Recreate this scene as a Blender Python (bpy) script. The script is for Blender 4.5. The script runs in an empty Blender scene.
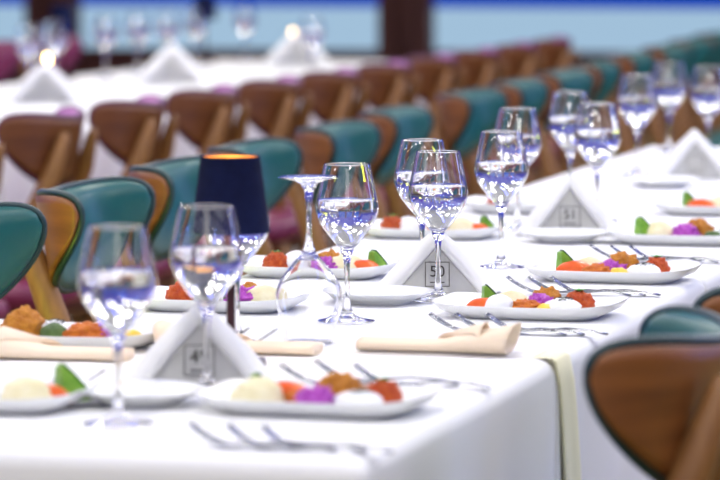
import bpy, bmesh, math, random
from mathutils import Vector, Matrix, noise
PI = math.pi
ORD = ['first', 'second', 'third', 'fourth', 'fifth', 'sixth', 'seventh', 'eighth', 'ninth', 'tenth', 'eleventh', 'twelfth', 'thirteenth', 'fourteenth']
random.seed(11)
S = bpy.context.scene
COL = S.collection

# ------------------------------------------------------------------ camera
CAM_Z, YAW, FPX = 1.31, math.radians(14.34), 3900.0
PITCH = math.atan(318.0 / FPX)
TOP = 0.75                                   # table top height
cam_d = bpy.data.cameras.new('camera'); cam = bpy.data.objects.new('camera', cam_d); COL.objects.link(cam)
cam.location = (0, 0, CAM_Z); cam.rotation_euler = (PI / 2 - PITCH, 0, YAW)
cam_d.sensor_width = 36; cam_d.lens = FPX / 720 * 36; cam_d.clip_start = .1; cam_d.clip_end = 200
cam_d.dof.use_dof = True; cam_d.dof.focus_distance = 5.75; cam_d.dof.aperture_fstop = 5.3
S.camera = cam
CM = cam.rotation_euler.to_matrix()

def at(px, py, z=TOP):
    """point of the level plane z that shows at a pixel"""
    d = CM @ Vector(((px - 360) / FPX, (240 - py) / FPX, -1))
    t = (z - CAM_Z) / d.z
    return Vector((d.x * t, d.y * t, z))

def view(X, Z, z=0):
    c, s = math.cos(YAW), math.sin(YAW)
    return Vector((X * c - Z * s, X * s + Z * c, z))

# ------------------------------------------------------------------ materials
def new_mat(name):
    m = bpy.data.materials.new(name); m.use_nodes = True
    nt = m.node_tree; nt.nodes.clear()
    out = nt.nodes.new('ShaderNodeOutputMaterial')
    return m, nt, out

def pbr(name, col, rough=.5, metal=0, col2=None, scale=20, bump=0, bump_scale=None, stretch=None, **kw):
    m, nt, out = new_mat(name)
    b = nt.nodes.new('ShaderNodeBsdfPrincipled'); nt.links.new(b.outputs[0], out.inputs[0])
    b.inputs['Base Color'].default_value = (*col, 1); b.inputs['Roughness'].default_value = rough; b.inputs['Metallic'].default_value = metal
    for k, v in kw.items(): b.inputs[k].default_value = v
    tc = nt.nodes.new('ShaderNodeTexCoord'); mp = nt.nodes.new('ShaderNodeMapping')
    nt.links.new(tc.outputs['Object'], mp.inputs[0])
    if stretch: mp.inputs['Scale'].default_value = stretch
    n = nt.nodes.new('ShaderNodeTexNoise'); n.inputs['Scale'].default_value = scale; n.inputs['Detail'].default_value = 5
    nt.links.new(mp.outputs[0], n.inputs['Vector'])
    if col2:
        r = nt.nodes.new('ShaderNodeValToRGB')
        r.color_ramp.elements[0].position = .35; r.color_ramp.elements[1].position = .65
        r.color_ramp.elements[0].color = (*col, 1); r.color_ramp.elements[1].color = (*col2, 1)
        nt.links.new(n.outputs[0], r.inputs[0]); nt.links.new(r.outputs[0], b.inputs['Base Color'])
    if bump:
        n2 = nt.nodes.new('ShaderNodeTexNoise'); n2.inputs['Scale'].default_value = bump_scale or scale * 4
        nt.links.new(mp.outputs[0], n2.inputs['Vector'])
        bm_ = nt.nodes.new('ShaderNodeBump'); bm_.inputs['Strength'].default_value = bump; bm_.inputs['Distance'].default_value = .004
        nt.links.new(n2.outputs[0], bm_.inputs['Height']); nt.links.new(bm_.outputs[0], b.inputs['Normal'])
    return m

def glass_thin(name, tint=(1, 1, 1)):
    """thin wall of a blown glass: seen through, mirror-like towards the rim of its outline"""
    m, nt, out = new_mat(name)
    t = nt.nodes.new('ShaderNodeBsdfTransparent'); g = nt.nodes.new('ShaderNodeBsdfGlossy'); g.inputs['Roughness'].default_value = .02
    t.inputs[0].default_value = (*tint, 1)
    lw = nt.nodes.new('ShaderNodeLayerWeight'); lw.inputs[0].default_value = .28
    mx = nt.nodes.new('ShaderNodeMixShader')
    nt.links.new(lw.outputs['Fresnel'], mx.inputs[0]); nt.links.new(t.outputs[0], mx.inputs[1]); nt.links.new(g.outputs[0], mx.inputs[2])
    nt.links.new(mx.outputs[0], out.inputs[0])
    return m

def glass_solid(name, ior, col=(1, 1, 1)):
    m, nt, out = new_mat(name)
    g = nt.nodes.new('ShaderNodeBsdfGlass'); g.inputs['IOR'].default_value = ior; g.inputs['Roughness'].default_value = 0
    g.inputs[0].default_value = (*col, 1)
    nt.links.new(g.outputs[0], out.inputs[0])
    return m

def emit(name, col, strength):
    m, nt, out = new_mat(name)
    e = nt.nodes.new('ShaderNodeEmission'); e.inputs[0].default_value = (*col, 1); e.inputs[1].default_value = strength
    nt.links.new(e.outputs[0], out.inputs[0])
    return m

M = {}
M['cloth'] = pbr('white_table_linen', (.86, .86, .86), .85, bump=.08, scale=300)
M['linen'] = pbr('white_napkin_linen', (.84, .84, .82), .8, bump=.1, scale=250)
M['recess'] = pbr('shade_grey_recess', (.50, .50, .47), .7, col2=(.54, .54, .51), scale=40)  # shade inside the napkin fold, put into the colour
M['ink'] = pbr('dark_ink', (.06, .05, .04), .7)
M['cream'] = pbr('cream_napkin_linen', (.87, .72, .54), .85, bump=.12, scale=250)
M['yellow_lit_cloth'] = pbr('yellow_lit_linen', (.88, .84, .58), .85, bump=.08, scale=300)  # yellow light on the seam fold, painted as base colour
M['china'] = pbr('white_porcelain', (.87, .88, .86), .22)
M['steel'] = pbr('polished_steel', (.36, .37, .40), .2, 1)
M['teal'] = pbr('teal_leather', (.006, .085, .085), .32, col2=(.008, .11, .105), scale=6, bump=.12, bump_scale=220)
M['mauve'] = pbr('mauve_leather', (.46, .13, .42), .38, col2=(.54, .17, .50), scale=6, bump=.12, bump_scale=220)
M['maroon'] = pbr('maroon_leather', (.16, .012, .06), .38, col2=(.2, .02, .08), scale=6, bump=.12, bump_scale=220)
M['piping'] = pbr('dark_teal_piping', (.004, .03, .035), .4)
M['mauve_piping'] = pbr('dark_mauve_piping', (.10, .02, .08), .4)
M['wood'] = pbr('walnut_veneer', (.15, .048, .009), .42, col2=(.25, .086, .018), scale=5, stretch=(1, 1, 7))
M['wood_dark'] = pbr('dark_walnut_veneer', (.11, .030, .005), .45, col2=(.17, .052, .009), scale=5, stretch=(1, 1, 7))
M['post'] = pbr('oiled_ash_wood', (.20, .085, .024), .45, col2=(.28, .125, .036), scale=9, stretch=(6, 6, 1))
M['navy'] = pbr('navy_lampshade_fabric', (.004, .007, .036), .8, col2=(.005, .009, .046), scale=60, bump=.1, **{'Specular IOR Level': .15})
M['gold'] = pbr('gold_lining', (.95, .66, .28), .35, .6)
M['bronze'] = pbr('dark_bronze', (.05, .018, .022), .35, .7)
M['glass'] = glass_thin('thin_clear_glass')
M['solid'] = glass_solid('clear_glass', 1.46)
M['water'] = glass_solid('clear_water', 1.33)
M['bulb'] = emit('warm_bulb', (1, .66, .25), 14)
M['glint_glow'] = emit('reflection_glow', (1, .62, .22), 40)  # emitter added for lamp reflections in the far glasses
M['pale_base'] = pbr('pale_glint_base', (.9, .8, .6), .5)
M['carpet'] = pbr('ochre_carpet', (.20, .17, .035), .95, col2=(.26, .21, .05), scale=3, bump=.3, bump_scale=300)
M['wall'] = pbr('wall_paint', (.5, .5, .52), .8, col2=(.53, .53, .55), scale=3)
M['panel'] = pbr('reddish_wood_panel', (.10, .028, .014), .5, col2=(.15, .045, .022), scale=4, stretch=(6, 6, .6))
M['pane'] = emit('lit_window_glass', (.36, .53, .70), 1.0)
M['pane_deep'] = emit('deep_blue_lit_glass', (.010, .06, .46), 1.0)
# food
M['cucumber'] = pbr('cucumber_flesh', (.13, .33, .02), .4, col2=(.24, .45, .05), scale=60)
M['cucumber_skin'] = pbr('cucumber_skin', (.012, .09, .012), .35, col2=(.02, .14, .02), scale=40)
M['carrot'] = pbr('orange_vegetable', (.78, .09, .006), .3, col2=(.82, .14, .015), scale=40, bump=.2)
M['pale'] = pbr('pale_yellow_cheese', (.80, .72, .42), .5, col2=(.86, .8, .55), scale=60, bump=.3)
M['patty'] = pbr('orange_patty', (.55, .11, .005), .55, col2=(.68, .2, .01), scale=90, bump=.7)
M['purple'] = pbr('purple_cabbage', (.40, .03, .42), .35, col2=(.55, .10, .58), scale=110, bump=.6)
M['ochre'] = pbr('ochre_falafel', (.48, .16, .006), .6, col2=(.60, .24, .015), scale=90, bump=.9)
M['yellow'] = pbr('yellow_pepper', (.85, .55, .03), .35, col2=(.9, .66, .1), scale=50)
M['dip'] = pbr('white_yoghurt_dip', (.85, .86, .86), .35, col2=(.8, .82, .83), scale=30, bump=.3)
M['seed'] = pbr('black_sesame', (.01, .01, .012), .4)
M['redball'] = pbr('red_orange_fritter', (.52, .055, .004), .55, col2=(.64, .11, .008), scale=120, bump=1.0)
M['herb'] = pbr('green_herb', (.05, .28, .02), .5, col2=(.09, .4, .03), scale=80)
M['dolma'] = pbr('dark_green_leaf_roll', (.05, .10, .02), .45, col2=(.09, .16, .03), scale=50, bump=.5)

# ------------------------------------------------------------------ object helpers
def link_bm(name, bm, mat, parent=None, smooth=True, loc=None):
    me = bpy.data.meshes.new(name)
    bmesh.ops.recalc_face_normals(bm, faces=bm.faces[:])
    bm.to_mesh(me); bm.free()
    if smooth:
        for p in me.polygons: p.use_smooth = True
    me.materials.append(mat)
    o = bpy.data.objects.new(name, me); COL.objects.link(o)
    if parent: o.parent = parent
    if loc is not None: o.location = loc
    return o

def empty(name, loc=(0, 0, 0), rz=0):
    o = bpy.data.objects.new(name, None); COL.objects.link(o)
    o.location = loc; o.rotation_euler = (0, 0, rz); o.empty_display_size = .05
    return o

def tag(o, label=None, cat=None, group=None, kind=None):
    if label: o['label'] = label
    if cat: o['category'] = cat
    if group: o['group'] = group
    if kind: o['kind'] = kind
    return o

def kids(o, table={}):
    return [c for c in o.children]

def dup(root, loc, rz=0, label=None, group=None, rot=None):
    r = root.copy(); COL.objects.link(r); r.location = loc; r.rotation_euler = rot or (0, 0, rz)
    if label: r['label'] = label
    if group: r['group'] = group
    for ch in root.children:
        c = ch.copy(); COL.objects.link(c); c.parent = r
        for g in ch.children:
            d = g.copy(); COL.objects.link(d); d.parent = c
    return r

def rings_bm(rings, close_u=True, cap0=False, cap1=False, bm=None):
    bm = bm or bmesh.new()
    vs = [[bm.verts.new(p) for p in r] for r in rings]
    n = len(rings[0])
    for a, b in zip(vs, vs[1:]):
        for i in range(n if close_u else n - 1):
            j = (i + 1) % n
            bm.faces.new((a[i], a[j], b[j], b[i]))
    if cap0: bm.faces.new(vs[0][::-1])
    if cap1: bm.faces.new(vs[-1])
    return bm

def lathe(profile, seg=40, bm=None, flip=False):
    """profile: (r, z); r == 0 makes a pole"""
    bm = bm or bmesh.new(); prev = None
    for r, z in profile:
        if r <= 1e-6: cur = [bm.verts.new((0, 0, z))]
        else: cur = [bm.verts.new((r * math.cos(2 * PI * i / seg), r * math.sin(2 * PI * i / seg), z)) for i in range(seg)]
        if prev is not None:
            for i in range(seg):
                j = (i + 1) % seg
                if len(prev) == 1 and len(cur) == 1: continue
                if len(prev) == 1: bm.faces.new((prev[0], cur[j], cur[i]))
                elif len(cur) == 1: bm.faces.new((prev[i], prev[j], cur[0]))
                else: bm.faces.new((prev[i], prev[j], cur[j], cur[i]))
        prev = cur
    return bm

def smooth_profile(pts, n=5):
    """Catmull-Rom through (r, z) points"""
    out = []
    P = [pts[0]] + list(pts) + [pts[-1]]
    for i in range(1, len(P) - 2):
        p0, p1, p2, p3 = P[i - 1], P[i], P[i + 1], P[i + 2]
        for k in range(n):
            t = k / n
            out.append(tuple(max(0, .5 * (2 * b + (c - a) * t + (2 * a - 5 * b + 4 * c - d) * t * t + (3 * b - a - 3 * c + d) * t ** 3)) if q == 0 else
                             .5 * (2 * b + (c - a) * t + (2 * a - 5 * b + 4 * c - d) * t * t + (3 * b - a - 3 * c + d) * t ** 3)
                             for q, (a, b, c, d) in enumerate(zip(p0, p1, p2, p3))))
    out.append(pts[-1])
    return out

def box_bm(x0, x1, y0, y1, z0, z1, bev=0, bm=None):
    b = bmesh.new()
    bmesh.ops.create_cube(b, size=1)
    for v in b.verts:
        v.co = Vector(((x0 + x1) / 2 + v.co.x * (x1 - x0), (y0 + y1) / 2 + v.co.y * (y1 - y0), (z0 + z1) / 2 + v.co.z * (z1 - z0)))
    if bev: bmesh.ops.bevel(b, geom=b.edges[:], offset=bev, segments=2, affect='EDGES', profile=.6)
    if bm:
        me = bpy.data.meshes.new('t'); b.to_mesh(me); b.free(); bm.from_mesh(me); bpy.data.meshes.remove(me); return bm
    return b

def bar_bm(pts, sizes, seg=10, flat=1.0):
    """a bar of oval section through points; sizes = radius at each"""
    rings = []
    for i, p in enumerate(pts):
        a = Vector(pts[max(i - 1, 0)]); c = Vector(pts[min(i + 1, len(pts) - 1)])
        d = (c - a).normalized()
        u = d.cross(Vector((0, 1, 0))); u = u.normalized() if u.length > .05 else Vector((1, 0, 0))
        w = d.cross(u).normalized()
        rings.append([Vector(p) + u * math.cos(2 * PI * k / seg) * sizes[i] + w * math.sin(2 * PI * k / seg) * sizes[i] * flat for k in range(seg)])
    return rings_bm(rings, True, True, True)

def blob_bm(rx, ry, rz, rough=.08, freq=60, seed=0, base=-.35, sub=3):
    """a lumpy mound cut off flat at its base"""
    bm = bmesh.new(); bmesh.ops.create_icosphere(bm, subdivisions=sub, radius=1)
    off = Vector((seed * 3.1, seed * 1.7, seed * 2.3))
    for v in bm.verts:
        p = v.co.copy()
        if rough > .15: p *= 1 + .5 * rough * abs(noise.noise(p * 6.5 + off)) + .35 * rough * noise.noise(p * 13 + off)
        p *= 1 + rough * (noise.noise(p * freq * .03 + off) * 1.2 + noise.noise(p * freq * .09 + off) * .6)
        p.z = max(p.z, base)
        v.co = Vector((p.x * rx, p.y * ry, (p.z - base) * rz / (1 - base)))
    return bm

# ------------------------------------------------------------------ the setting
struct = lambda name, bm, mat, smooth=False: tag(link_bm(name, bm, mat, smooth=smooth), kind='structure')
struct('floor', box_bm(-14, 14, -3, 24.4, -.1, 0), M['carpet'])
WY = 24.0
struct('wall_back', box_bm(-14, 14, WY, WY + .2, 0, .46), M['panel'])
struct('trim_1', box_bm(-14, 14, WY - .06, WY + .2, .46, .50, .01), M['panel'])
# lit windows above the low wall, split by wooden posts
def wx(px): return at(px, -40, 1.2).x + 0 if False else view((px - 360) / FPX * 24.6, 24.6).x
posts = [wx(18), wx(403), wx(800), wx(1190), wx(-420)]
posts.sort()
for i, (a, b) in enumerate(zip(posts, posts[1:])):
    struct('window_%d' % (i + 1), box_bm(a + .15, b - .15, WY + .06, WY + .12, .50, .77), M['pane'])
    struct('window_%d' % (i + 11), box_bm(a + .15, b - .15, WY + .06, WY + .12, .79, 2.9), M['pane_deep'])
    struct('trim_%d' % (i + 21), box_bm(a + .15, b - .15, WY + .05, WY + .13, .77, .79), M['pane_deep'])
for i, x in enumerate(posts):
    struct('trim_%d' % (i + 2), box_bm(x - .17, x - .06, WY - .1, WY + .2, 0, 3.1, .02), M['panel'])
    struct('trim_%d' % (i + 12), box_bm(x - .05, x + .05, WY - .06, WY + .2, 0, 3.1, .02), M['panel'])
    struct('trim_%d' % (i + 32), box_bm(x + .06, x + .17, WY - .1, WY + .2, 0, 3.1, .02), M['panel'])

# ------------------------------------------------------------------ tablecloths
def cloth(x0, x1, y0, y1, seed, mat=None, fold=1.0, gap=.004):
    """table linen: flat top, soft rolled edge, sides hanging to the floor in shallow folds"""
    r = .022
    per = []
    n = 46
    def side(a, b, m, nx, ny):
        for i in range(m):
            t = i / m
            per.append((a[0] + (b[0] - a[0]) * t, a[1] + (b[1] - a[1]) * t, nx, ny, t))
    side((x0, y0), (x1, y0), 30, 0, -1); side((x1, y0), (x1, y1), 44, 1, 0)
    side((x1, y1), (x0, y1), 30, 0, 1); side((x0, y1), (x0, y0), 44, -1, 0)
    cx, cy = (x0 + x1) / 2, (y0 + y1) / 2
    rings = []
    for s in (.0, .35, .7, .93):
        rings.append([Vector((cx + (x - cx) * s, cy + (y - cy) * s, TOP)) for x, y, *_ in per])
    def ring(inset, z, amp):
        out = []
        for k, (x, y, nx, ny, t) in enumerate(per):
            amp_ = amp * (.25 if ny else min(1, 6 * t, 6 * (1 - t)) if nx else 1)
            ph = k * .55 + seed
            w = amp_ * (math.sin(ph) * .55 + math.sin(ph * .47 + 1.3) * .6 - 1.0) * fold
            if t < .001:                                     # corners round off
                pass
            ix = min(max(x, x0 + inset), x1 - inset); iy = min(max(y, y0 + inset), y1 - inset)
            out.append(Vector((ix + nx * w, iy + ny * w, z)))
        return out
    for k in range(6):
        a = k / 5 * PI / 2
        rings.append(ring(r * (1 - math.sin(a)), TOP - r * (1 - math.cos(a)), 0))
    for z, amp in ((.70, .002), (.62, .007), (.5, .013), (.36, .018), (.2, .022), (.03, .025)):
        rings.append(ring(0, z, amp))
    bm = rings_bm(rings)
    bmesh.ops.remove_doubles(bm, verts=bm.verts[:], dist=1e-4)
    return bm

XR, XL = at(556, 358).x, at(556, 358).x - .735
Y0 = at(365, 462).y; SEAM = at(556, 358).y
PITCH_T = 1.19
names = ['white tablecloth on the front table, hanging over its near end', 'white tablecloth on second table, under the number 50 napkin',
         'white tablecloth on third table, under the third standing napkin', 'white tablecloth on fourth table, under the farthest standing napkin',
         'white tablecloth on the last table of the near row']
y = Y0
for i in range(5):
    y1 = SEAM if i == 0 else y + PITCH_T
    o = link_bm('tablecloth', cloth(XL, XR, y + (.007 if i else 0), y1 - .006, i * 1.9 + .4), M['cloth'])
    tag(o, names[i], 'tablecloth', 'white tablecloths of the near row')
    y = y1
YEND = y
# cloth fold, yellow light put into its colour, where the first two tablecloths meet
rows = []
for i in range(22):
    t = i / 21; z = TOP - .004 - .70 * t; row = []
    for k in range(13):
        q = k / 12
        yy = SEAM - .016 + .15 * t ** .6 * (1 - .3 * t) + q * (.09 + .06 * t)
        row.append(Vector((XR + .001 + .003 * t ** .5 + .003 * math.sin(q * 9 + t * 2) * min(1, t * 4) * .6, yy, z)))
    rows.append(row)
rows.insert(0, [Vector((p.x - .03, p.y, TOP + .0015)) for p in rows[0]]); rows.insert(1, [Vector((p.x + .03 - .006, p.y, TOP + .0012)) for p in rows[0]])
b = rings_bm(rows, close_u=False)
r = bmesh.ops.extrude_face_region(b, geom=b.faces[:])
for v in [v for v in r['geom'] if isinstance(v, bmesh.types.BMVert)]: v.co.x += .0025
tag(link_bm('yellow_lit_fold', b, M['yellow_lit_cloth']), 'cloth fold with yellow light in its colour, hanging where the first two tablecloths meet', 'cloth strip')

# far table row, parallel to the near one
def t2(u, w): return Vector((-3.07 - w, 8.0 + u, 0))
for i in range(4):
    o = link_bm('tablecloth', cloth(-.60, .60, -.98, .98, i * 2.3), M['cloth']); o.location = t2(.4 + 1.99 * i, .88)
    tag(o, 'white tablecloth of the far row, %s table from the left border' % ORD[i], 'tablecloth', 'white tablecloths of the far row')
def t2x(px, w):
    """point on the far tables, w across them, along the sight line of pixel column px"""
    lo, hi = -3.0, 14.0
    for _ in range(50):
        m = (lo + hi) / 2; q = CM.transposed() @ (t2(m, w) + Vector((0, 0, TOP)) - cam.location)
        if 360 + FPX * q.x / -q.z < px: lo = m
        else: hi = m
    q = t2(lo, w); q.z = TOP + .0006
    return q
# ------------------------------------------------------------------ chairs
def shell_pt(phi, z, off):
    """point on the curved backrest: phi from the middle of the back, off outward"""
    R = .198 + off
    return Vector((-(R * .60 + .25 * (z - .78) * math.cos(phi)) * math.cos(phi), R * math.sin(phi) * 1.02, z))
PH = math.radians(84)
def band(t, grow=0):
    """middle height and half height of the backrest band at t (-1..1): wings stand higher, the middle hangs lower"""
    q = abs(t) ** 1.7
    top, bot = .845 + .050 * q, .690 + .066 * q
    f = max(0.0, 1 - abs(t) ** 2.9) ** .5
    return (top + bot) / 2, ((top - bot) / 2 + grow) * f
def shell_bm(off0, off1, grow, dome=0.0, nphi=41, nz=9):
    rings = []
    for i in range(nphi):
        t = -1 + 2 * i / (nphi - 1)
        tt = t * .9985
        phi = tt * (PH + grow / .25)
        zc, h = band(tt, grow)
        ring = []
        for k in range(nz):
            s = -1 + 2 * k / (nz - 1)
            edge = (1 - s ** 4) * (1 - tt ** 6)
            ring.append(shell_pt(phi, zc + h * s, off1))
        for k in range(nz - 1, -1, -1):
            s = -1 + 2 * k / (nz - 1)
            edge = (1 - s ** 4) * (1 - tt ** 6)
            ring.append(shell_pt(phi, zc + h * s, off0 - dome * edge))
        rings.append(ring)
    return rings_bm(rings, True, True, True)
def piping_bm(off, grow, rad):
    path = []
    N = 110
    for i in range(N):
        a = 2 * PI * i / N
        ct = math.copysign(abs(math.cos(a)) ** .75, math.cos(a)); tt = ct * .9985
        zc, h = band(tt, grow); h *= 1 if math.sin(a) >= 0 else -1
        path.append(shell_pt(tt * (PH + grow / .25), zc + h, off))
    rings = []
    for i, p in enumerate(path):
        d = (path[(i + 1) % N] - path[i - 1]).normalized()
        u = Vector((p.x, p.y, 0)).normalized(); w = d.cross(u).normalized(); u = w.cross(d).normalized()
        rings.append([p + u * math.cos(2 * PI * k / 8) * rad + w * math.sin(2 * PI * k / 8) * rad for k in range(8)])
    rings.append(rings[0])
    return rings_bm(rings)

def make_chair(label, pad, pipe, wood, post, group, seat=None):
    root = tag(empty('dining_chair'), label, 'chair', group)
    sh = link_bm('back_shell', shell_bm(0, .011, 0), wood, root)
    cu = link_bm('back_cushion', shell_bm(-.014, -.0005, .004, dome=.016), pad, root)
    link_bm('piping', piping_bm(-.003, .005, .0065), pipe, cu)
    # seat: padded, slightly domed
    rings = []
    for z, g in ((.405, -.015), (.41, 0), (.44, .008), (.462, 0), (.474, -.03), (.479, -.09), (.480, -.17)):
        ring = []
        for k in range(40):
            a = 2 * PI * k / 40; c, s_ = math.cos(a), math.sin(a)
            ring.append(Vector((.01 + math.copysign(abs(c) ** .6, c) * (.165 + g), math.copysign(abs(s_) ** .6, s_) * (.205 + g), z)))
        rings.append(ring)
    link_bm('seat', rings_bm(rings, True, True, True), seat or pad, root)
    fr = box_bm(-.135, .15, -.17, .17, .375, .404, .01)
    link_bm('seat_frame', fr, wood, root)
    for s_ in (-1, 1):
        link_bm('back_post', bar_bm([(-.035, s_ * .130, .39), (-.045, s_ * .132, .52), (-.078, s_ * .130, .64), (-.116, s_ * .117, .73), (-.139, s_ * .104, .80), (-.143, s_ * .102, .818)], [.022, .026, .026, .023, .015, .008], 12, .75), post, root)
    for sx, x1 in ((-1, -.22), (1, .165)):
        for s_ in (-1, 1):
            link_bm('leg', bar_bm([(sx * .115, s_ * .14, .40), ((sx * .115 + x1) / 2, s_ * .16, .2), (x1, s_ * .18, .003)], [.026, .021, .014], 12), post, root)
    link_bm('stretcher', bar_bm([(.14, -.155, .22), (.14, .155, .22)], [.012, .012], 8), post, root)
    return root

proto = make_chair('teal leather chair with brown wooden shell, first from left in the near chair row', M['teal'], M['piping'], M['wood'], M['post'], 'teal chairs along the left of the near tables')
LX = -2.01
for i, yy in enumerate([5.66, 6.30, 6.93, 7.55, 8.3, 9.02, 10.03, 10.7, 11.44, 12.2, 13.08, 13.9, 14.7, 15.5]):
    rz = random.uniform(-.05, .05); LX = -2.022 - .043 * (yy - 6)
    lab = 'teal leather chair with brown wooden shell, %s from left in the near chair row' % ORD[i]
    if i == 0: proto.location = (LX, yy, 0); proto.rotation_euler.z = rz
    else: dup(proto, (LX + random.uniform(-.012, .012), yy, 0), rz, lab)
for i, (x, yy, rz) in enumerate([(-.805, 4.27, PI + .03), (-.785, 4.90, PI - .02)]):
    dup(proto, (x, yy, 0), rz, ['teal leather chair with brown wooden back in the lower right corner', 'teal leather chair peeking in at the right border behind the corner chair'][i], 'teal chairs along the right of the near tables')

proto2 = make_chair('mauve leather chair with dark brown back, first from left in the far row', M['mauve'], M['mauve_piping'], M['wood_dark'], M['post'], 'mauve chairs with brown backs in the far row', M['maroon'])
for i in range(11):
    p = (-3.07, 8.11 + .662 * i, 0); rz = PI + random.uniform(-.04, .04)
    if i == 0: proto2.location = p; proto2.rotation_euler.z = rz
    else: dup(proto2, p, rz, 'mauve leather chair with dark brown back, %s from left in the far row' % ORD[i])
proto3 = make_chair('maroon leather chair behind the far tables, first from left', M['maroon'], M['mauve_piping'], M['wood_dark'], M['post'], 'maroon chairs behind the far tables')
for i in range(6):
    p = (-4.86, 10.9 + .7 * i, 0); rz = random.uniform(-.05, .05)
    if i == 0: proto3.location = p; proto3.rotation_euler.z = rz
    else: dup(proto3, p, rz, 'maroon leather chair behind the far tables, %s from left' % ORD[i])

# ------------------------------------------------------------------ wine glasses
RIM, HG = .0335, .232
OUT = smooth_profile([(.0100, .108), (.0150, .1125), (.0270, .127), (.0400, .145), (.0452, .158), (.0462, .167), (.0450, .178), (.0410, .198), (.0365, .220), (RIM, HG)], 6)
def bowl_bm():
    inner = [(max(r - .0009, 0), z + (.0012 if i < 8 else 0)) for i, (r, z) in enumerate(OUT)]
    return lathe([(0, .1075)] + OUT + [(RIM - .0006, HG + .0004)] + [(max(r - .0011, .0004), z) for r, z in OUT[::-1] if z > .1135] + [(0, .1135)], 44)
def water_bm(level):
    pts = [(0, .1135)] + [(max(r - .0014, .0005), max(z, .1135)) for r, z in OUT if .1125 < z < level]
    rl = pts[-1][0]
    pts += [(rl - .0002, level), (0, level)]
    return lathe(pts, 44)
def stem_bm():
    return lathe(smooth_profile([(0, .1072), (.0096, .1074), (.0085, .101), (.0056, .092), (.0042, .078), (.0038, .055), (.0046, .032), (.0075, .018), (.012, .0105)], 4), 24)
def foot_bm():
    p = smooth_profile([(.0118, .0102), (.020, .0062), (.032, .0036), (.0405, .0022), (.0412, .0012), (.040, .0004)], 4)
    return lathe([(0, .0103)] + p + [(0, .0004)], 44)
def make_glass(label, level=.180, water=True, group=None):
    g = tag(empty('wine_glass'), label, 'wine glass', group)
    link_bm('bowl', bowl_bm(), M['solid'], g)
    link_bm('stem', stem_bm(), M['solid'], g); link_bm('foot', foot_bm(), M['solid'], g)
    if water: tag(link_bm('water', water_bm(level), M['water'], g), 'clear water')
    g.scale = (.957,) * 3
    return g
GLASSES = [
    (118, 425, 'blurred glass of water nearest the camera at the front left'),
    (207, 391, 'glass of water standing before the number 49 napkin and the lamp'),
    (237, 344, 'glass of water half hidden behind the navy lamp shade'),
    (347, 322, 'sharp glass of water beside the upturned empty glass'),
    (438, 301, 'glass of water standing before the number 50 napkin'),
    (422, 282, 'glass of water partly hidden behind the one at the number 50 napkin'),
    (501, 268, 'glass of water left of the third standing napkin, nearer of two'),
    (517, 230, 'glass of water left of the third standing napkin, farther of two'),
    (570, 203, 'glass of water behind the third standing napkin, on the left of two'),
    (597, 222, 'glass of water right beside the third standing napkin'),
    (637, 175, 'glass of water just left of the farthest standing napkin, nearer of two'),
    (669, 153, 'glass of water rising highest, behind the farthest standing napkin'),
    (708, 161, 'glass of water at the right border by the farthest napkin'),
]
gproto = None
for px, py, lab in GLASSES:
    p = at(px, py); p.z = TOP + .0005
    if gproto is None:
        gproto = make_glass(lab, group='glasses of water along the near tables'); gproto.location = p
    else: dup(gproto, p, random.uniform(0, 6), lab)
up = make_glass('empty wine glass turned upside down on its rim', water=False)
p = at(309, 343); up.location = (p.x, p.y, TOP + HG * .957 + .001); up.rotation_euler = (PI, 0, 0)

FAR_G = [(29, 1.16), (55, 1.26), (106, 1.28), (138, 1.34), (168, 1.28), (196, 1.34), (245, 1.3), (312, .55)]
for i, (px, py) in enumerate(FAR_G):
    p = t2x(px, py)
    dup(gproto, p, 0, 'strongly blurred glass on the far tables, %s from the left' % ORD[i], 'blurred glasses on the far tables')

# ------------------------------------------------------------------ standing napkins with numbered recesses, shade painted grey
def text_bm(txt, size):
    cu = bpy.data.curves.new('lettering', 'FONT'); cu.body = txt; cu.size = size; cu.align_x = 'CENTER'; cu.align_y = 'CENTER'; cu.extrude = .0004
    t = bpy.data.objects.new('lettering', cu); COL.objects.link(t)
    dg = bpy.context.evaluated_depsgraph_get()
    me = bpy.data.meshes.new_from_object(t.evaluated_get(dg))
    bm = bmesh.new(); bm.from_mesh(me)
    bpy.data.objects.remove(t); bpy.data.curves.remove(cu); bpy.data.meshes.remove(me)
    return bm

def napkin_bm(w, h):
    """pyramid fold: two rolled flaps meeting at the peak, open in front, closed behind"""
    bm = bmesh.new()
    n = 14
    A = Vector((0, .012, h)); a_in = Vector((0, -.016, h * .74)); back = Vector((0, .085, .002))
    for s in (-1, 1):
        L = Vector((s * w, .01, .0)); li = Vector((s * w * .66, -.03, .0)); lo = Vector((s * w * .84, -.036, .0))
        ao = Vector((0, -.018, h * .92))
        rows = []
        for i in range(n + 1):
            t = i / n
            sag = math.sin(PI * t) * .004
            p_in2 = a_in.lerp(li, t) + Vector((0, .014, 0))
            p_in = a_in.lerp(li, t)
            p_o = ao.lerp(lo, t) + Vector((0, -sag, 0))
            p_s = A.lerp(L, t) + Vector((0, 0, sag * 1.5))
            p_b = A.lerp(L, t).lerp(A.lerp(back, t), .5) + Vector((0, .003, sag))
            p_bb = A.lerp(back, t)
            mid1 = p_in.lerp(p_o, .5) + Vector((0, -.004, .001)); mid2 = p_o.lerp(p_s, .5) + Vector((s * .002, -.005, .004))
            rows.append([p_in2, p_in, mid1, p_o, mid2, p_s, p_b, p_bb])
        for r in rows:
            for q in r: q.z = max(q.z, 0.0)
        rings_bm(rows, close_u=False, bm=bm)
    bmesh.ops.remove_doubles(bm, verts=bm.verts[:], dist=.0004)
    return bm

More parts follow.
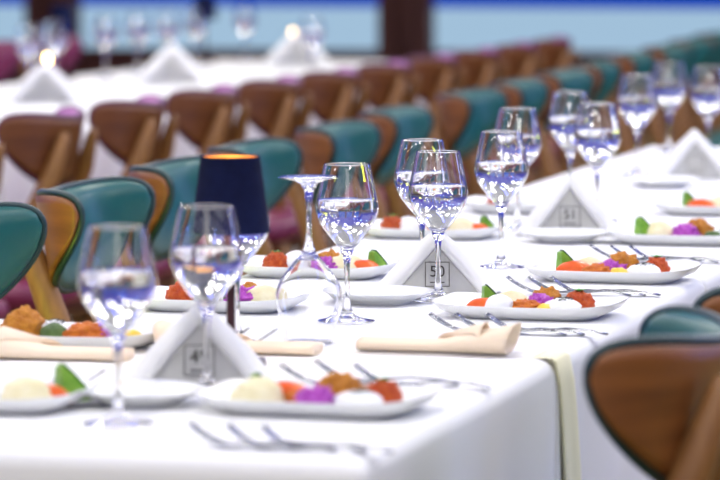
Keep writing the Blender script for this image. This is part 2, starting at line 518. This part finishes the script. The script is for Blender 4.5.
def napkin(p, w, h, num, label, rz):
    o = tag(link_bm('standing_napkin', napkin_bm(w, h), M['linen']), label, 'napkin', 'standing napkins down the middle of the near tables')
    o.location = (p.x, p.y, TOP + .0008); o.rotation_euler.z = rz
    if num:
        b = bmesh.new(); y_ = -.010
        tri = [(-w * .64, 0.001), (w * .64, 0.001), (0, h * .72)]
        f = [b.verts.new((x, y_ - (.004 if False else 0) - .014 * (1 - z / (h * .72)), z)) for x, z in tri]; b.faces.new(f)
        r = bmesh.ops.extrude_face_region(b, geom=b.faces[:])
        for v in [v for v in r['geom'] if isinstance(v, bmesh.types.BMVert)]: v.co.y += .001
        recess = tag(link_bm('number_recess', b, M['recess'], o, smooth=False), 'shade-painted number card')
        tilt = math.atan(.014 / (h * .72))
        def onto(bm, zc):
            for v in bm.verts:
                x, zz, e = v.co.x, v.co.y, v.co.z
                z = zc + zz
                v.co = Vector((x, y_ - .014 * (1 - z / (h * .72)) - .0006 - abs(e), z))
            return bm
        sz = .0185; zc = h * .30
        fb = bmesh.new()
        for x0, x1, a, c in ((-sz, sz, sz - .0011, sz), (-sz, sz, -sz, -sz + .0011), (-sz, -sz + .0011, -sz, sz), (sz - .0011, sz, -sz, sz)):
            box_bm(x0, x1, a, c, 0, .0005, bm=fb)
        box_bm(-.011, .011, -.0128, -.0113, 0, .0005, bm=fb)
        link_bm('square_border', onto(fb, zc), M['ink'], recess, smooth=False)
        if num.strip(): link_bm('lettering', onto(text_bm(num, .0235), zc + .0035), M['ink'], recess, smooth=False)
    return o
cx = (XL + XR) / 2
n49 = at(200, 384); n50 = at(437, 293); n51 = at(569, 235.5); n52 = at(694, 179)
napkin(n49, 0.0955, 0.1012, '49', 'white folded napkin standing as a tent around the card numbered 49', YAW)
napkin(n50, 0.0993, 0.0984, '50', 'white folded napkin standing as a tent around the card numbered 50', YAW)
napkin(n51, 0.0974, 0.1146, '51', 'third white standing napkin, blurred, between the wine glasses', YAW + .03)
napkin(n52, 0.0993, 0.1098, ' ', 'farthest white standing napkin of the near row, near the right border', YAW + .05)
for i, (px, py, s) in enumerate([(45, .86, 1.3), (172, .9, 1.4), (297, .92, 1.4)]):
    p = t2x(px, py)
    o = napkin(p, .105 * s, .105 * s, None, 'white standing napkin blurred on the far tables, %s from the left' % ORD[i], YAW)
    o['group'] = 'standing napkins on the far tables'

# ------------------------------------------------------------------ plates
def plate_bm(a, b, h):
    """long rectangular dish with rounded corners, raised rim, lifted corner tips"""
    n = 64
    def ring(sx, sy, z, lift=0, e=.42):
        out = []
        for k in range(n):
            t = 2 * PI * k / n; c, s_ = math.cos(t), math.sin(t)
            x = math.copysign(abs(c) ** e, c); y_ = math.copysign(abs(s_) ** e, s_)
            cor = (abs(x) * abs(y_)) ** 3
            end = abs(x) ** 6
            out.append(Vector((x * (sx + lift * .6 * cor), y_ * (sy + lift * .4 * cor), z + lift * (cor * .5 + end * .5))))
        return out
    R = [ring(a * .55, b * .5, .0), ring(a * .74, b * .68, .0), ring(a * .78, b * .72, .003), ring(a * .93, b * .9, h * .55, .002), ring(a * .99, b * .985, h * .93, .007),
         ring(a, b, h, .008), ring(a * .985, b * .97, h * 1.0, .008), ring(a * .94, b * .92, h * .84, .006), ring(a * .84, b * .8, h * .38, .001), ring(a * .76, b * .70, .007), ring(a * .4, b * .35, .006), ring(a * .02, b * .02, .006)]
    return rings_bm(R, True, True, True)

food_id = [0]
def put(o, p, rz, label, cat, group):
    o.location = p; o.rotation_euler.z = rz
    tag(o, label, cat, group)
    return o

FOODS = {}
def food_meshes():
    for v in range(3):
        FOODS['white_cheese_ball', v] = (lambda v=v: blob_bm(.021, .020, .027, .04, 40, v + 1))
food_meshes()

def make_food(kind, v, w=1.0):
    if kind == 'cucumber':
        b = bmesh.new()
        ln, hh, th = .026 * w, .034 * w, .012 * w
        arc = [(ln * (1 - (k / 8) ** 1.3), hh * (k / 8) ** .9) for k in range(9)]
        pts = [(-.004, 0)] + arc + [(-.004, hh * .96)]
        rings_bm([[Vector((x, y_ * (1 - .45 * z / hh), z)) for x, z in pts] for y_ in (-th, th)], True, True, True, bm=b)
        o = link_bm('cucumber_slice', b, M['cucumber'], smooth=False)
        pk = [[Vector((x * q + .0006, y_ * (1 - .45 * z / hh), z * q + .0004)) for q, y_ in ((1.0, -th - .0003), (1.06, -th - .0003), (1.06, th + .0003), (1.0, th + .0003))] for x, z in arc]
        link_bm('peel', rings_bm(pk, True, True, True), M['cucumber_skin'], o)
        return o
    if kind == 'carrot':
        b = bmesh.new(); R = []
        for k in range(13):
            a = PI * k / 12
            R.append([Vector((.027 * w * math.cos(a), y_, .019 * w * math.sin(a) * q)) for y_, q in ((-.013, .8), (-.009, 1), (.009, 1), (.013, .8), (.013, 0.01), (-.013, 0.01))])
        return link_bm('orange_vegetable_slice', rings_bm(R, True, True, True), M['carrot'])
    if kind == 'ball': return link_bm('white_cheese_ball', blob_bm(.023 * w, .021 * w, .027 * w, .04, 40, v), M['dip'])
    if kind == 'pale': return link_bm('pale_cheese_mound', blob_bm(.026 * w, .021 * w, .027 * w, .16, 90, v), M['pale'])
    if kind == 'patty': return link_bm('orange_patty', blob_bm(.024 * w, .019 * w, .018 * w, .30, 90, v, -.5, 4), M['patty'])
    if kind == 'purple': return link_bm('purple_cabbage_mound', blob_bm(.021 * w, .018 * w, .022 * w, .42, 150, v, sub=4), M['purple'])
    if kind == 'ochre': return link_bm('ochre_fritter', blob_bm(.025 * w, .021 * w, .031 * w, .26, 100, v, sub=4), M['ochre'])
    if kind == 'yellow': return link_bm('yellow_pepper_piece', blob_bm(.014 * w, .012 * w, .014 * w, .2, 80, v), M['yellow'])
    if kind == 'dolma':
        return link_bm('dark_green_leaf_roll', blob_bm(.019 * w, .012 * w, .020 * w, .08, 60, v, -.6), M['dolma'])
    if kind == 'dip':
        o = link_bm('white_dip_mound', blob_bm(.031 * w, .024 * w, .022 * w, .12, 60, v), M['dip'])
        b = bmesh.new(); rnd = random.Random(v)
        for k in range(46):
            a = rnd.uniform(0, 2 * PI); q = rnd.uniform(0, 1) ** .5 * .62
            x, y_ = math.cos(a) * q * .8 + .1, math.sin(a) * q
            z = .022 * w * ((1 - q * q) ** .5 + .35) / 1.35 + .0012
            m = bmesh.ops.create_icosphere(b, subdivisions=1, radius=.0011, matrix=Matrix.Translation((x * .031 * w, y_ * .024 * w, z)) @ Matrix.Diagonal((1.5, 1, .7, 1)))
        tag(link_bm('sesame_seeds', b, M['seed'], o), 'black sesame seeds', kind='stuff')
        return o
    if kind == 'red':
        o = link_bm('red_fritter', blob_bm(.022 * w, .020 * w, .029 * w, .22, 110, v, sub=4), M['redball'])
        b = bmesh.new()
        for k in range(4):
            a = k * 1.7
            blb = [Vector((math.cos(a) * .004 + math.cos(a) * .006 * q[0] - math.sin(a) * q[1], math.sin(a) * .004 + math.sin(a) * .006 * q[0] + math.cos(a) * q[1], .0295 * w + .0005 + q[2])) for q in ((-1, 0, 0), (0, .003, .002), (1, 0, .003), (0, -.003, .002))]
            f = b.faces.new([b.verts.new(q) for q in blb])
        r = bmesh.ops.extrude_face_region(b, geom=b.faces[:])
        for vv in [q for q in r['geom'] if isinstance(q, bmesh.types.BMVert)]: vv.co.z -= .0008
        link_bm('herb_garnish', b, M['herb'], o)
        return o

LABELS = {'cucumber': ('green cucumber slice', 'cucumber'), 'carrot': ('orange vegetable slice', 'vegetable'), 'ball': ('small white cheese ball', 'cheese'),
          'pale': ('pale yellow mound', 'food'), 'patty': ('flat orange patty', 'patty'), 'purple': ('purple cabbage mound', 'cabbage'), 'ochre': ('ochre brown fritter', 'fritter'),
          'yellow': ('small yellow piece', 'food'), 'dip': ('white dip mound with black seeds', 'dip'), 'red': ('red orange round fritter', 'fritter'), 'dolma': ('dark green leaf roll', 'leaf roll')}
# a: along the plate from table middle (-1) to table edge (1);  b: near (-1) to far (1) seen from a right-hand guest's left
FULL = [('cucumber', -.66, .34, 1), ('carrot', -.60, -.20, 1), ('ball', -.36, -.36, 1), ('pale', -.30, .34, 1), ('patty', -.02, -.26, 1), ('purple', .12, .02, 1),
        ('ochre', .14, .46, 1), ('yellow', .24, -.34, 1), ('dip', .44, -.12, 1), ('red', .60, .34, 1)]
def lay_plate(p, rz, where, foods, n0, scale=1.0):
    a, b, h = .133 * scale, .094 * scale, .020
    o = tag(link_bm('serving_plate', plate_bm(a, b, h), M['china']), 'long white porcelain plate of appetizers, ' + where, 'plate', 'long appetizer plates on the near tables')
    o.location = (p.x, p.y, TOP + .0006); o.rotation_euler.z = rz
    R = Matrix.Rotation(rz, 3, 'Z')
    for k, (kind, fa, fb, w) in enumerate(foods):
        q = R @ Vector((fa * a * .82, fb * b * .72, 0)) + Vector((p.x, p.y, TOP + .0075))
        f = make_food(kind, n0 * 13 + k, w * .94)
        lab, cat = LABELS[kind]
        put(f, q, random.uniform(-.35, .35) + (rz if kind in ('dolma',) else 0) + (YAW + .5 if kind == 'cucumber' else 0), lab + ' on the ' + where, cat, 'appetizers on the plates')
    return o

def mid(pxl, pxr, py): return at((pxl + pxr) / 2, py)
RIGHT = [((215, 425), 411, 'first plate from the front, right side'), ((439, 622), 316, 'second plate from the front, right side'),
         ((536, 690), 280, 'third plate from the front, right side'), ((618, 752), 243, 'fourth plate from the front, right side'),
         ((662, 786), 214, 'fifth plate from the front, right side')]
VAR = {
    0: [('cucumber', -.80, .45, .9), ('pale', -.62, -.35, 1.25), ('carrot', -.42, .18, 1.35), ('patty', -.18, -.05, 1.0), ('purple', .04, -.42, 1.1), ('ochre', .18, .2, 1.2), ('dip', .48, -.30, 1.0), ('red', .66, .18, 1.05)],
    1: FULL,
    2: [('cucumber', -.78, .1, 1.1), ('carrot', -.56, -.05, 1.2), ('pale', -.42, .45, 1), ('patty', -.20, -.30, 1), ('purple', -.06, .1, 1), ('ochre', .06, .5, 1.1), ('yellow', .14, -.4, 1.1), ('dip', .46, -.1, 1), ('red', .58, .40, 1)],
    3: [('dolma', -.74, .0, 1.2), ('pale', -.45, .2, 1.1), ('purple', .02, -.1, 1.1), ('ochre', .18, .3, 1.1), ('dip', .6, .2, .8), ('dolma', .48, -.3, .9)],
    4: [('cucumber', -.72, .3, 1), ('carrot', -.40, 0, 1.2), ('pale', -.1, .2, 1), ('purple', .2, 0, 1), ('ochre', .4, .4, 1), ('red', .7, .3, 1)],
}
VAR[3][0] = ('cucumber', -.74, .0, 1.1)
for i, ((x0, x1), py, where) in enumerate(RIGHT):
    p = mid(x0, x1, py); lay_plate(p, -.02 + random.uniform(-.03, .03), where, VAR[i], i + 1)
LEFT = [((-95, 56), 407, 'first plate from the front, left side'), ((8, 140), 345, 'second plate from the front, left side'),
        ((148, 290), 309, 'third plate from the front, left side'), ((245, 390), 276, 'fourth plate from the front, left side'),
        ((364, 502), 237, 'fifth plate from the front, left side'), ((470, 590), 212, 'sixth plate from the front, left side')]
# mirrored: listed from the table edge (left in the view) to the table middle
LV = {
    0: [('pale', .58, -.2, 1.2), ('carrot', .75, .0, 1.2), ('cucumber', .86, .35, 1.3)],
    1: [('ochre', -.68, .1, 1.25), ('dip', -.34, .35, 1.1), ('dolma', -.22, -.2, 1.2), ('patty', .18, -.1, 1.3), ('purple', .42, .1, 1.1), ('yellow', .75, .1, 1.1)],
    2: [('red', -.56, .1, 1.05), ('ball', -.2, .2, 1), ('dolma', .18, .2, 1), ('purple', .34, .0, 1.1), ('ochre', .34, .55, .9), ('pale', .62, .1, 1.1)],
    3: [('red', -.66, .1, 1), ('ball', -.38, .3, 1.2), ('ochre', .12, .4, 1), ('purple', .14, -.1, 1), ('pale', .42, .1, 1.1), ('carrot', .7, .05, 1.1), ('cucumber', .80, .4, 1)],
    4: [('red', -.72, .1, 1), ('ball', -.45, .2, 1.1), ('ochre', .1, .2, 1), ('pale', .48, .1, 1.1), ('carrot', .74, .1, 1), ('cucumber', .82, .4, .9)],
    5: [('red', -.6, .1, 1), ('ball', -.3, .2, 1), ('pale', .4, .1, 1.0), ('carrot', .74, .1, 1)],
}
for i, ((x0, x1), py, where) in enumerate(LEFT):
    p = mid(x0, x1, py); lay_plate(p, random.uniform(-.03, .03), where, LV[i], i + 7, .97)

# small round plates
rp = lathe(smooth_profile([(.046, 0), (.048, .003), (.066, .011), (.079, .0165), (.0805, .0178), (.0785, .0185), (.064, .0135), (.050, .0065), (.030, .0055)], 3) + [(0, .0055)], 56)
rp0 = link_bm('side_plate', rp, M['china'])
for i, (px, py, lab) in enumerate([(380, 303, 'empty round white plate behind the sharp wine glass'), (565, 242, 'empty round white plate before the third standing napkin'),
                                   (662, 187, 'empty round white plate before the farthest standing napkin'), (140, 404, 'empty round white plate before the number 49 napkin')]):
    o = rp0 if i == 0 else rp0.copy()
    if i: COL.objects.link(o)
    p = at(px, py); o.location = (p.x, p.y, TOP + .0006)
    tag(o, lab, 'plate', 'round side plates')
    if i == 3: o.location.z = TOP + .0006

# ------------------------------------------------------------------ cutlery
def fork_bm(L=.20):
    bm = bmesh.new()
    prof = [(0, .0095, .0022), (.06, .0092, .0042), (.15, .0075, .0075), (.35, .0040, .0090), (.52, .0030, .0060), (.62, .0036, .0045), (.70, .0100, .0040), (.77, .0118, .0042)]
    rings = [[Vector((x * L, s * w, z + d)) for s, d in ((-1, 0), (-.6, .0012), (.6, .0012), (1, 0), (.6, -.0012), (-.6, -.0012))] for x, w, z in prof]
    rings_bm(rings, True, True, True, bm=bm)
    for k in range(4):
        yc = (-1.5 + k) * .0066
        rr = []
        for x, w, z in ((.755, .0022, .0042), (.82, .0022, .0070), (.90, .0020, .0140), (.96, .0016, .0210), (1.0, .0009, .0265)):
            rr.append([Vector((x * L, yc + s * w, z + d)) for s, d in ((-1, -.0009), (1, -.0009), (1, .0009), (-1, .0009))])
        rings_bm(rr, True, True, True, bm=bm)
    return bm
fork0 = None
def forks(points, side, where, L0=.20):
    """points: pixel of the prong tips; side 1: handle towards the right table edge"""
    global fork0
    for i, (px, py) in enumerate(points):
        p = at(px, py, TOP + .026); p.z = TOP + .0004
        if fork0 is None:
            fork0 = link_bm('fork', fork_bm(), M['steel']); o = fork0
        else:
            o = fork0.copy(); COL.objects.link(o)
        s = (1.0, .94, .88)[i % 3] * L0 / .2 * .95
        o.scale = (s, 1, 1)
        # prongs at local x = L, handle at 0
        if side > 0: o.rotation_euler.z = PI; o.location = p + Vector((.2 * s, 0, 0))
        else: o.rotation_euler.z = 0; o.location = p + Vector((-.2 * s, 0, 0))
        n = len(points)
        w = {3: ['left one of three', 'middle one of three', 'right one of three'], 2: ['left one of two', 'right one of two'], 1: ['alone']}[n][i]
        tag(o, 'steel fork, %s, prongs up, %s' % (w, where), 'fork', 'forks beside the plates')
forks([(430, 314), (456, 314), (487, 314)], 1, 'before second right plate')
forks([(507, 277), (529, 277), (551, 277)], 1, 'before third right plate')
forks([(590, 245), (611, 246), (630, 246)], 1, 'before fourth right plate')
forks([(281, 365), (316, 361), (355, 365)], 1, 'behind first right plate')
forks([(190, 423), (228, 425), (262, 426)], 1, 'before first right plate', .17)
forks([(248, 329), (276, 330)], -1, 'before third left plate')
forks([(68, 372), (104, 371)], -1, 'before second left plate')

# ------------------------------------------------------------------ folded cream napkins
def roll_bm(L=.215):
    """napkin folded flat into a long strip, one end opening out as a cone"""
    bm = bmesh.new(); n = 28; rings = []
    for i in range(n + 1):
        t = i / n
        x = t * L
        f = max(0, (t - .52) / .48)
        w = .030 + .012 * f ** 1.3; hgt = .016 + .026 * f ** 1.1
        ring = []
        for k in range(24):
            a = 2 * PI * k / 24
            c, s_ = math.cos(a), math.sin(a)
            yy = math.copysign(abs(c) ** .8, c) * w; zz = hgt / 2 + math.copysign(abs(s_) ** .7, s_) * hgt / 2
            ring.append(Vector((x + f * .012 * (zz / hgt - .4), yy - .010 * f, max(zz, 0))))
        rings.append(ring)
    # open mouth: go back inside
    last = rings[-1]; c = sum(last, Vector()) / 24
    rings.append([c + (q - c) * .86 + Vector((-.001, 0, 0)) for q in last])
    rings.append([c + (q - c) * .5 + Vector((-.05, 0, 0)) for q in last])
    rings_bm(rings, True, True, True, bm=bm)
    return bm
def flap_bm(L=.215):
    rows = []
    for i in range(21):
        t = i / 20
        x = (.40 + .42 * t) * L
        row = []
        for k in range(9):
            s = k / 8
            yy = .033 - s * (.070 * t + .006); f = max(0, (x / L - .52) / .48)
            hz = .0175 + .026 * f ** 1.1
            lift = .006 * math.sin(PI * s) + .001
            w = .030 + .012 * f ** 1.3
            edge = min(1, max(0, 1 - ((abs(yy + .010 * f)) / (w * 1.05)) ** 4)) ** .5
            row.append(Vector((x + .03 * s * (1 - t), yy, max(.004, hz * edge + lift * (.3 + .7 * edge)))))
        rows.append(row)
    bm = rings_bm(rows, close_u=False)
    r = bmesh.ops.extrude_face_region(bm, geom=bm.faces[:])
    for v in [v for v in r['geom'] if isinstance(v, bmesh.types.BMVert)]: v.co.z += .002
    return bm
rolls = [((361, 515), 349, 1, 'cream folded napkin at the table edge, before the second right plate'),
         ((14, 128), 361, -1, 'cream folded napkin at left border, before the second left plate'),
         ((220, 318), 355, -1, 'cream folded napkin between the number 49 napkin and upturned glass')]
for i, ((x0, x1), py, sd, lab) in enumerate(rolls):
    root = tag(empty('folded_napkin'), lab, 'napkin', 'cream folded napkins')
    link_bm('fold', roll_bm(), M['cream'], root); link_bm('flap', flap_bm(), M['cream'], root)
    a = at(x0 if sd > 0 else x1, py); root.scale = (.957,) * 3; root.location = (a.x, a.y, TOP + .0006); root.rotation_euler.z = 0 if sd > 0 else PI
    if sd < 0: root.scale = (.957, -.957, .957)

# ------------------------------------------------------------------ lamps
def make_lamp(label, s=1.0):
    L = tag(empty('table_lamp'), label, 'lamp', 'navy table lamps'); L.scale = (.957,) * 3
    link_bm('base', lathe([(0, 0), (.045, 0), (.047, .003), (.045, .010), (.012, .015), (0, .015)], 40), M['bronze'], L)
    link_bm('stem', lathe([(0, .014), (.0065, .014), (.0055, .1), (.0065, .20), (0, .20)], 20), M['bronze'], L)
    sh = link_bm('lamp_shade', lathe([(.0525, .178), (.0392, .278), (.0400, .2785), (.0375, .2775), (.0508, .1785)], 56), M['navy'], L)
    link_bm('shade_lining', lathe([(.0500, .1795), (.0368, .2770)], 56), M['gold'], sh)
    link_bm('bulb', lathe(smooth_profile([(0, .200), (.010, .201), (.015, .222), (.010, .240), (0, .243)], 4), 20), M['bulb'], L)
    return L
lamp = make_lamp('navy table lamp with gold lined shade behind the number 49 napkin')
p = at(231, 367); lamp.location = (p.x, p.y, TOP + .0006)
for px, py, lab in ((62, 1.40, 'blurred navy table lamp at the top left, above the first far napkin'), (205, 1.40, 'blurred navy table lamp cut by the top border')):
    p = t2x(px, py)
    dup(lamp, p, 0, lab)
# added glowing shapes for lamp reflections among the far glasses
c0 = None
for i, (px, py) in enumerate([(47, 1.08), (293, 1.07)]):
    p = t2x(px, py)
    if c0 is None:
        c0 = empty('glint', p)
        link_bm('glint_body', lathe([(0, 0), (.02, 0), (.02, .085), (0, .085)], 24), M['pale_base'], c0)
        link_bm('glint_glow', lathe(smooth_profile([(0, .088), (.008, .095), (.010, .105), (.004, .120), (0, .128)], 4), 16), M['glint_glow'], c0)
        o = c0
    else: o = dup(c0, p)
    tag(o, 'lit candle added for lamp reflections among the far glasses, ' + ('on the left' if i == 0 else 'near the top centre'), 'glint', 'added glints on the far tables')

# ------------------------------------------------------------------ light
def area(name, loc, size, energy, col, target=None, sy=None):
    d = bpy.data.lights.new(name, 'AREA'); d.energy = energy; d.color = col; d.shape = 'RECTANGLE'; d.size = size; d.size_y = sy or size
    o = bpy.data.objects.new(name, d); COL.objects.link(o); o.location = loc
    if target is not None:
        o.rotation_euler = (Vector(target) - Vector(loc)).to_track_quat('-Z', 'Y').to_euler()
    return o
def point(name, loc, energy, col, r=.05):
    d = bpy.data.lights.new(name, 'POINT'); d.energy = energy; d.color = col; d.shadow_soft_size = r
    o = bpy.data.objects.new(name, d); COL.objects.link(o); o.location = loc
    return o
def disc(name, loc, size, energy, col):
    o = area(name, loc, size, energy, col); o.data.shape = 'DISK'; return o
for ix in range(4):
    for iy in range(7):
        disc('ceiling_downlight', (-6.0 + ix * 2.4, 1.0 + iy * 2.3, 3.3), .42, 21, (1, .97, .90))
area('fill_light_behind', (.8, -2.2, 3.0), 2.2, 48, (1, .97, .88), (-1.2, 6.5, .7), 3)  # unseen fill light added behind the camera
area('led_strip_right', (4.5, 9, 2.6), .5, 210, (.36, .46, 1), (-1.4, 7.5, .8), 12)
area('led_strip_left', (-7.5, 8, 3.0), .4, 40, (.35, .25, 1), (-1.4, 7, .8), 10)
area('warm_floor_light', (-2.7, 4.9, .4), .4, 15, (.85, 1, .05), (-2.2, 6.6, .0))
for lx in (-2.75, .1):
    area('led_strip_ceiling', (lx, 7, 3.25), .10, 26, (.10, .14, 1), (lx, 7, 0), 12)
for i in range(46):
    point('ceiling_spot', (random.uniform(-6, 4), random.uniform(-2, 18), 3.15), 8, (1, .97, .92), .024)
for i in range(24):
    point('wall_spot_blue', (random.choice((-6.2, 3.0)) + random.uniform(-.4, .4), random.uniform(0, 18), random.uniform(2.0, 2.8)), 5, (.10, .18, 1), .03)
for i in range(8):
    point('wall_spot_warm', (random.choice((-6.2, 3.0)) + random.uniform(-.4, .4), random.uniform(3, 20), random.uniform(1.7, 2.4)), 5, (1, .55, .2), .03)

w = bpy.data.worlds.new('room_light'); S.world = w; w.use_nodes = True
nt = w.node_tree; nt.nodes.clear()
out = nt.nodes.new('ShaderNodeOutputWorld'); bg = nt.nodes.new('ShaderNodeBackground')
tc = nt.nodes.new('ShaderNodeTexCoord'); sp = nt.nodes.new('ShaderNodeSeparateXYZ'); cr = nt.nodes.new('ShaderNodeValToRGB')
nt.links.new(tc.outputs['Generated'], sp.inputs[0]); nt.links.new(sp.outputs['Z'], cr.inputs[0])
e = cr.color_ramp.elements
e[0].position = 0; e[0].color = (.30, .28, .26, 1); e[1].position = .9; e[1].color = (.9, .9, .92, 1)
x = e.new(.08); x.color = (.04, .05, 1, 1); x = e.new(.22); x.color = (.05, .06, 1, 1); x = e.new(.3); x.color = (.35, .36, .5, 1); x = e.new(.5); x.color = (.8, .8, .9, 1)
nt.links.new(cr.outputs[0], bg.inputs[0]); bg.inputs[1].default_value = .42
nt.links.new(bg.outputs[0], out.inputs[0])

S.view_settings.view_transform = 'Standard'; S.view_settings.look = 'None'; S.view_settings.gamma = 1; S.view_settings.use_curve_mapping = False
S.view_settings.exposure = .0
S.cycles.max_bounces = 14; S.cycles.transmission_bounces = 12; S.cycles.transparent_max_bounces = 24; S.cycles.glossy_bounces = 5; S.cycles.diffuse_bounces = 4
S.cycles.sample_clamp_indirect = 40; S.cycles.use_denoising = True
